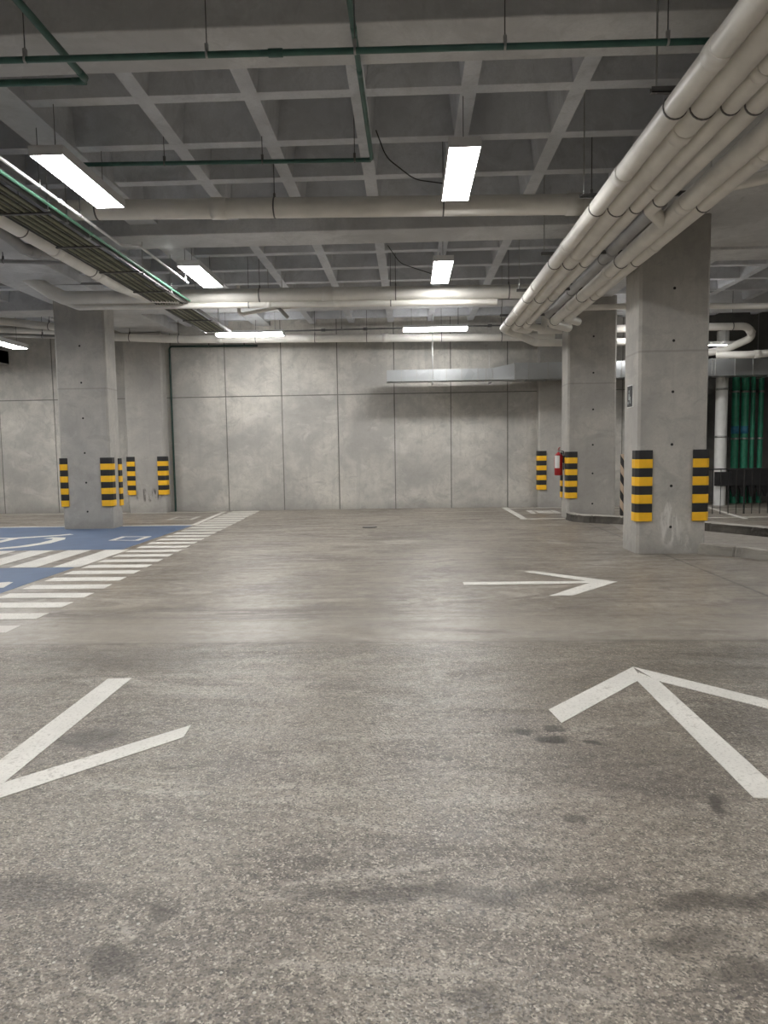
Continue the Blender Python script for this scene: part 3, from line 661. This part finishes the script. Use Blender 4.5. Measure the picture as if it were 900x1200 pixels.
pipe('thin_pipe', 'thin slanted white pipe hanging below the second cross pipe', 'pipe', None, [(-3.11, 13.6, 4.6), (-3.11, 13.6, 4.07), (-2.47, 13.6, 4.17), (-1.1, 13.6, 4.27)], .033, M['pvc'], .06, (), ())
sb = MB().tube([(-2.52, 13.42, 4.34), (-2.22, 13.7, 4.02)], .035, 8); sb.tube([(-2.52, 13.42, 4.34), (-2.52, 13.42, ZT)], .008, 6); sb.tube([(-2.3, 13.6, 4.1), (-2.3, 13.6, ZT)], .006, 6)
tag(rebase(sb.build('pipe_brace', M['pvc_grey']), (-2.4, 13.5, 4.1)), 'short slanted brace crossing the thin slanted pipe', 'brace')
# pipes at the upper left
pipe('drain_pipe', 'white pipe running beside the cable tray and elbowing into the second cross pipe', 'pipe', None, [(-4.88, 3.0, 4.40), (-4.86, 12.2, 4.36), (-4.62, 12.95, 4.31), (-4.05, 13.05, 4.29)], .105, M['pvc'], .35, [(0, .78), (0, .93), (2, .3)], [(0, .68), (0, .90)], ZT)
pipe('branch_pipe', 'elbowed branch pipe joining the white pipe beside the cable tray', 'pipe', None, [(-5.25, 8.6, 4.8), (-5.25, 9.3, 4.45), (-5.2, 9.95, 4.33), (-4.9, 10.4, 4.34)], .075, M['pvc_grey'], .15, [(2, .3)], ())
pipe('conduit', 'thin pale conduit passing under the white pipe left of the tray', 'conduit', None, [(-9.0, 11.2, 4.66), (-5.0, 11.25, 4.45)], .03, M['pvc_grey'], None, (), [(0, .7)], ZT)
pipe('conduit', 'thin grey conduit crossing above the blue bay column', 'conduit', None, [(-9.5, 13.5, 4.72), (-4.6, 13.5, 4.66)], .022, M['pvc_grey'], None, (), [(0, .55)], ZT)
pipe('side_pipe', 'white pipe sloping behind the blue bay column', 'pipe', 'pipes left of the blue bay column', [(-11.5, 16.5, 4.72), (-9.25, 16.5, 4.60), (-6.9, 16.5, 4.30)], .085, M['pvc'], .3, (), [(1, .48)], ZT)
pipe('side_pipe', 'thin dark-clamped pipe below the sloping white pipe at far left', 'pipe', 'pipes left of the blue bay column', [(-11.5, 16.9, 4.45), (-9.3, 16.9, 4.35), (-7.0, 16.9, 4.22)], .045, M['pvc_grey'], .3, (), [(1, .35)], ZT)
pipe('side_pipe', 'pipe stub with an elbow beyond the left end of the frame', 'pipe', 'pipes left of the blue bay column', [(-9.6, 13.3, 4.52), (-8.1, 13.5, 4.52), (-7.7, 13.5, 4.6)], .075, M['pvc'], .15, [(0, .7)], [(0, .4)], ZT)

# green sprinkler pipes
G = 'green sprinkler pipes'
pipe('sprinkler_pipe', 'long green sprinkler pipe crossing the ceiling on rod hangers along the nearest beam', 'pipe', G, [(-9, 5.2, 4.30), (5, 5.2, 4.20)], .022, M['green'], None, [(0, .58)], [(0, .455), (0, .546), (0, .619), (0, .692), (0, .77)], ZT, .004, 10, None, 1.3, M['zinc'])
pipe('sprinkler_pipe', 'green sprinkler pipe that turns a corner at upper left', 'pipe', G, [(-2.42, 2.5, 4.36), (-2.42, 5.72, 4.36), (-8.5, 5.62, 4.36)], .026, M['green'], .06, [(0, .972), (1, .01)], (), ZB, .005, 10)
pipe('sprinkler_pipe', 'thin green sprinkler pipe along the middle rib that turns toward the tray', 'pipe', G, [(-.385, 2.0, 4.58), (-.35, 7.95, 4.58), (-3.4, 7.85, 4.58)], .022, M['green'], .06, [(0, .6), (0, .70), (1, .02)], [(1, .06), (1, .38), (1, .72)], ZT, .005, 10)
pipe('downpipe', 'thin green downpipe beside the wall pillar with the striped guards', 'pipe', None, [(-6.22, 19.05, 0), (-6.22, 19.05, 4.33), (-3.9, 19.05, 4.30)], .023, M['green_dim'], .08, [(0, .17), (0, .39), (0, .69)], [(1, .45), (1, .85)], None, .005, 10)
pipe('conduit', 'thin dark conduit with couplings between the far lights', 'conduit', None, [(-3.0, 17.9, 4.47), (3.4, 17.9, 4.50)], .018, M['rod'], None, [(0, .15), (0, .31), (0, .5), (0, .78)], [(0, .22), (0, .66)], ZT, .005, 8, None, 2.0)

# ------------------------------------------------------------------ cable tray
TX0, TX1, TZ, TY0, TY1 = -4.50, -3.94, 4.20, 3.0, 16.4
tr = thing('cable_tray', (-4.22, 3.0, TZ), 'long ladder cable tray hanging along the left of the ceiling', 'cable tray')
for x in (TX0, TX1):
    m = MB(); m.box((x - .004, TY0, TZ), (x + .004, TY1, TZ + .06)); m.build('side_rail', M['clamp'], tr)
y = 4.2
while y < 16.4: MB().box((TX0 - .02, y - .02, TZ - .016), (TX1 + .02, y + .02, TZ)).build('rung', M['clamp'], tr); y += 1.32
for y in (5.0, 8.05, 8.5, 9.1, 10.9, 12.2, 13.6, 15.2):
    m = MB(); m.tube([(TX1 + .03, y, TZ - .01), (TX1 + .03, y, ZT)], .008, 6); m.box((TX1, y - .015, TZ - .016), (TX1 + .045, y + .015, TZ + .0)); m.build('hanger_rod', M['zinc'], tr)
for k in range(10):
    x = TX0 + .045 + k * .047; r = .012 + .006 * ((k * 7) % 3) / 2
    path = []; yy = TY0
    while yy <= TY1 + .01:
        path.append((x + random.uniform(-.006, .006), yy, TZ + r + .001)); yy += .7
    o = MB().tube(path, r, 8).build('cable', M['cable_pale'] if k in (1, 3, 5, 8) else M['cable']); rebase(o, (x, TY0, TZ + r))
    tag(o, 'dark sheathed cable lying lengthwise in the hanging cable tray', 'cable', 'cables in the hanging tray')
pipe('conduit', 'green conduit along the edge of the cable tray, lit brightness in its colour', 'conduit', None, [(-3.90, 3.0, TZ + .05), (-3.90, 12.9, TZ + .05), (-3.85, 13.6, TZ + .05)], .018, M['green_lit'], .3, [(0, .55), (0, .62)], (), None, .005, 10)
pipe('conduit', 'thin white conduit hanging between the cable tray and the left light panels', 'conduit', None, [(-3.70, 3.0, 4.24), (-3.72, 9.6, 4.24), (-3.52, 9.75, 4.26), (-3.50, 11.75, 4.24)], .017, M['white_conduit'], .08, [(0, .75)], [(0, .68), (0, .82), (2, .95)], ZT, .004, 10, None, 1.4, M['zinc'])

# ------------------------------------------------------------------ world, camera, view
wd = bpy.data.worlds.new('world'); SC.world = wd; wd.use_nodes = True
wd.node_tree.nodes['Background'].inputs[0].default_value = (.02, .02, .02, 1)
cam = bpy.data.cameras.new('camera'); co = bpy.data.objects.new('camera', cam); COL.objects.link(co)
rot = Matrix(((0.99930318, 0.01257222, 0.03514402), (0.03397961, 0.08319146, -0.9959541), (-0.01544504, 0.99645427, 0.08270629)))
co.matrix_world = Matrix.Translation((0, 0, 1.5)) @ rot.to_4x4()
cam.sensor_fit = 'VERTICAL'; cam.sensor_height = 24.0; cam.lens = 850 / 1200 * 24.0; cam.clip_end = 100
SC.camera = co
SC.view_settings.view_transform = 'Standard'; SC.view_settings.look = 'None'; SC.view_settings.gamma = 1.0; SC.view_settings.use_curve_mapping = False
SC.view_settings.exposure = 2.32
SC.cycles.max_bounces = 10; SC.cycles.diffuse_bounces = 6; SC.cycles.use_denoising = True; SC.cycles.sample_clamp_indirect = 8.0
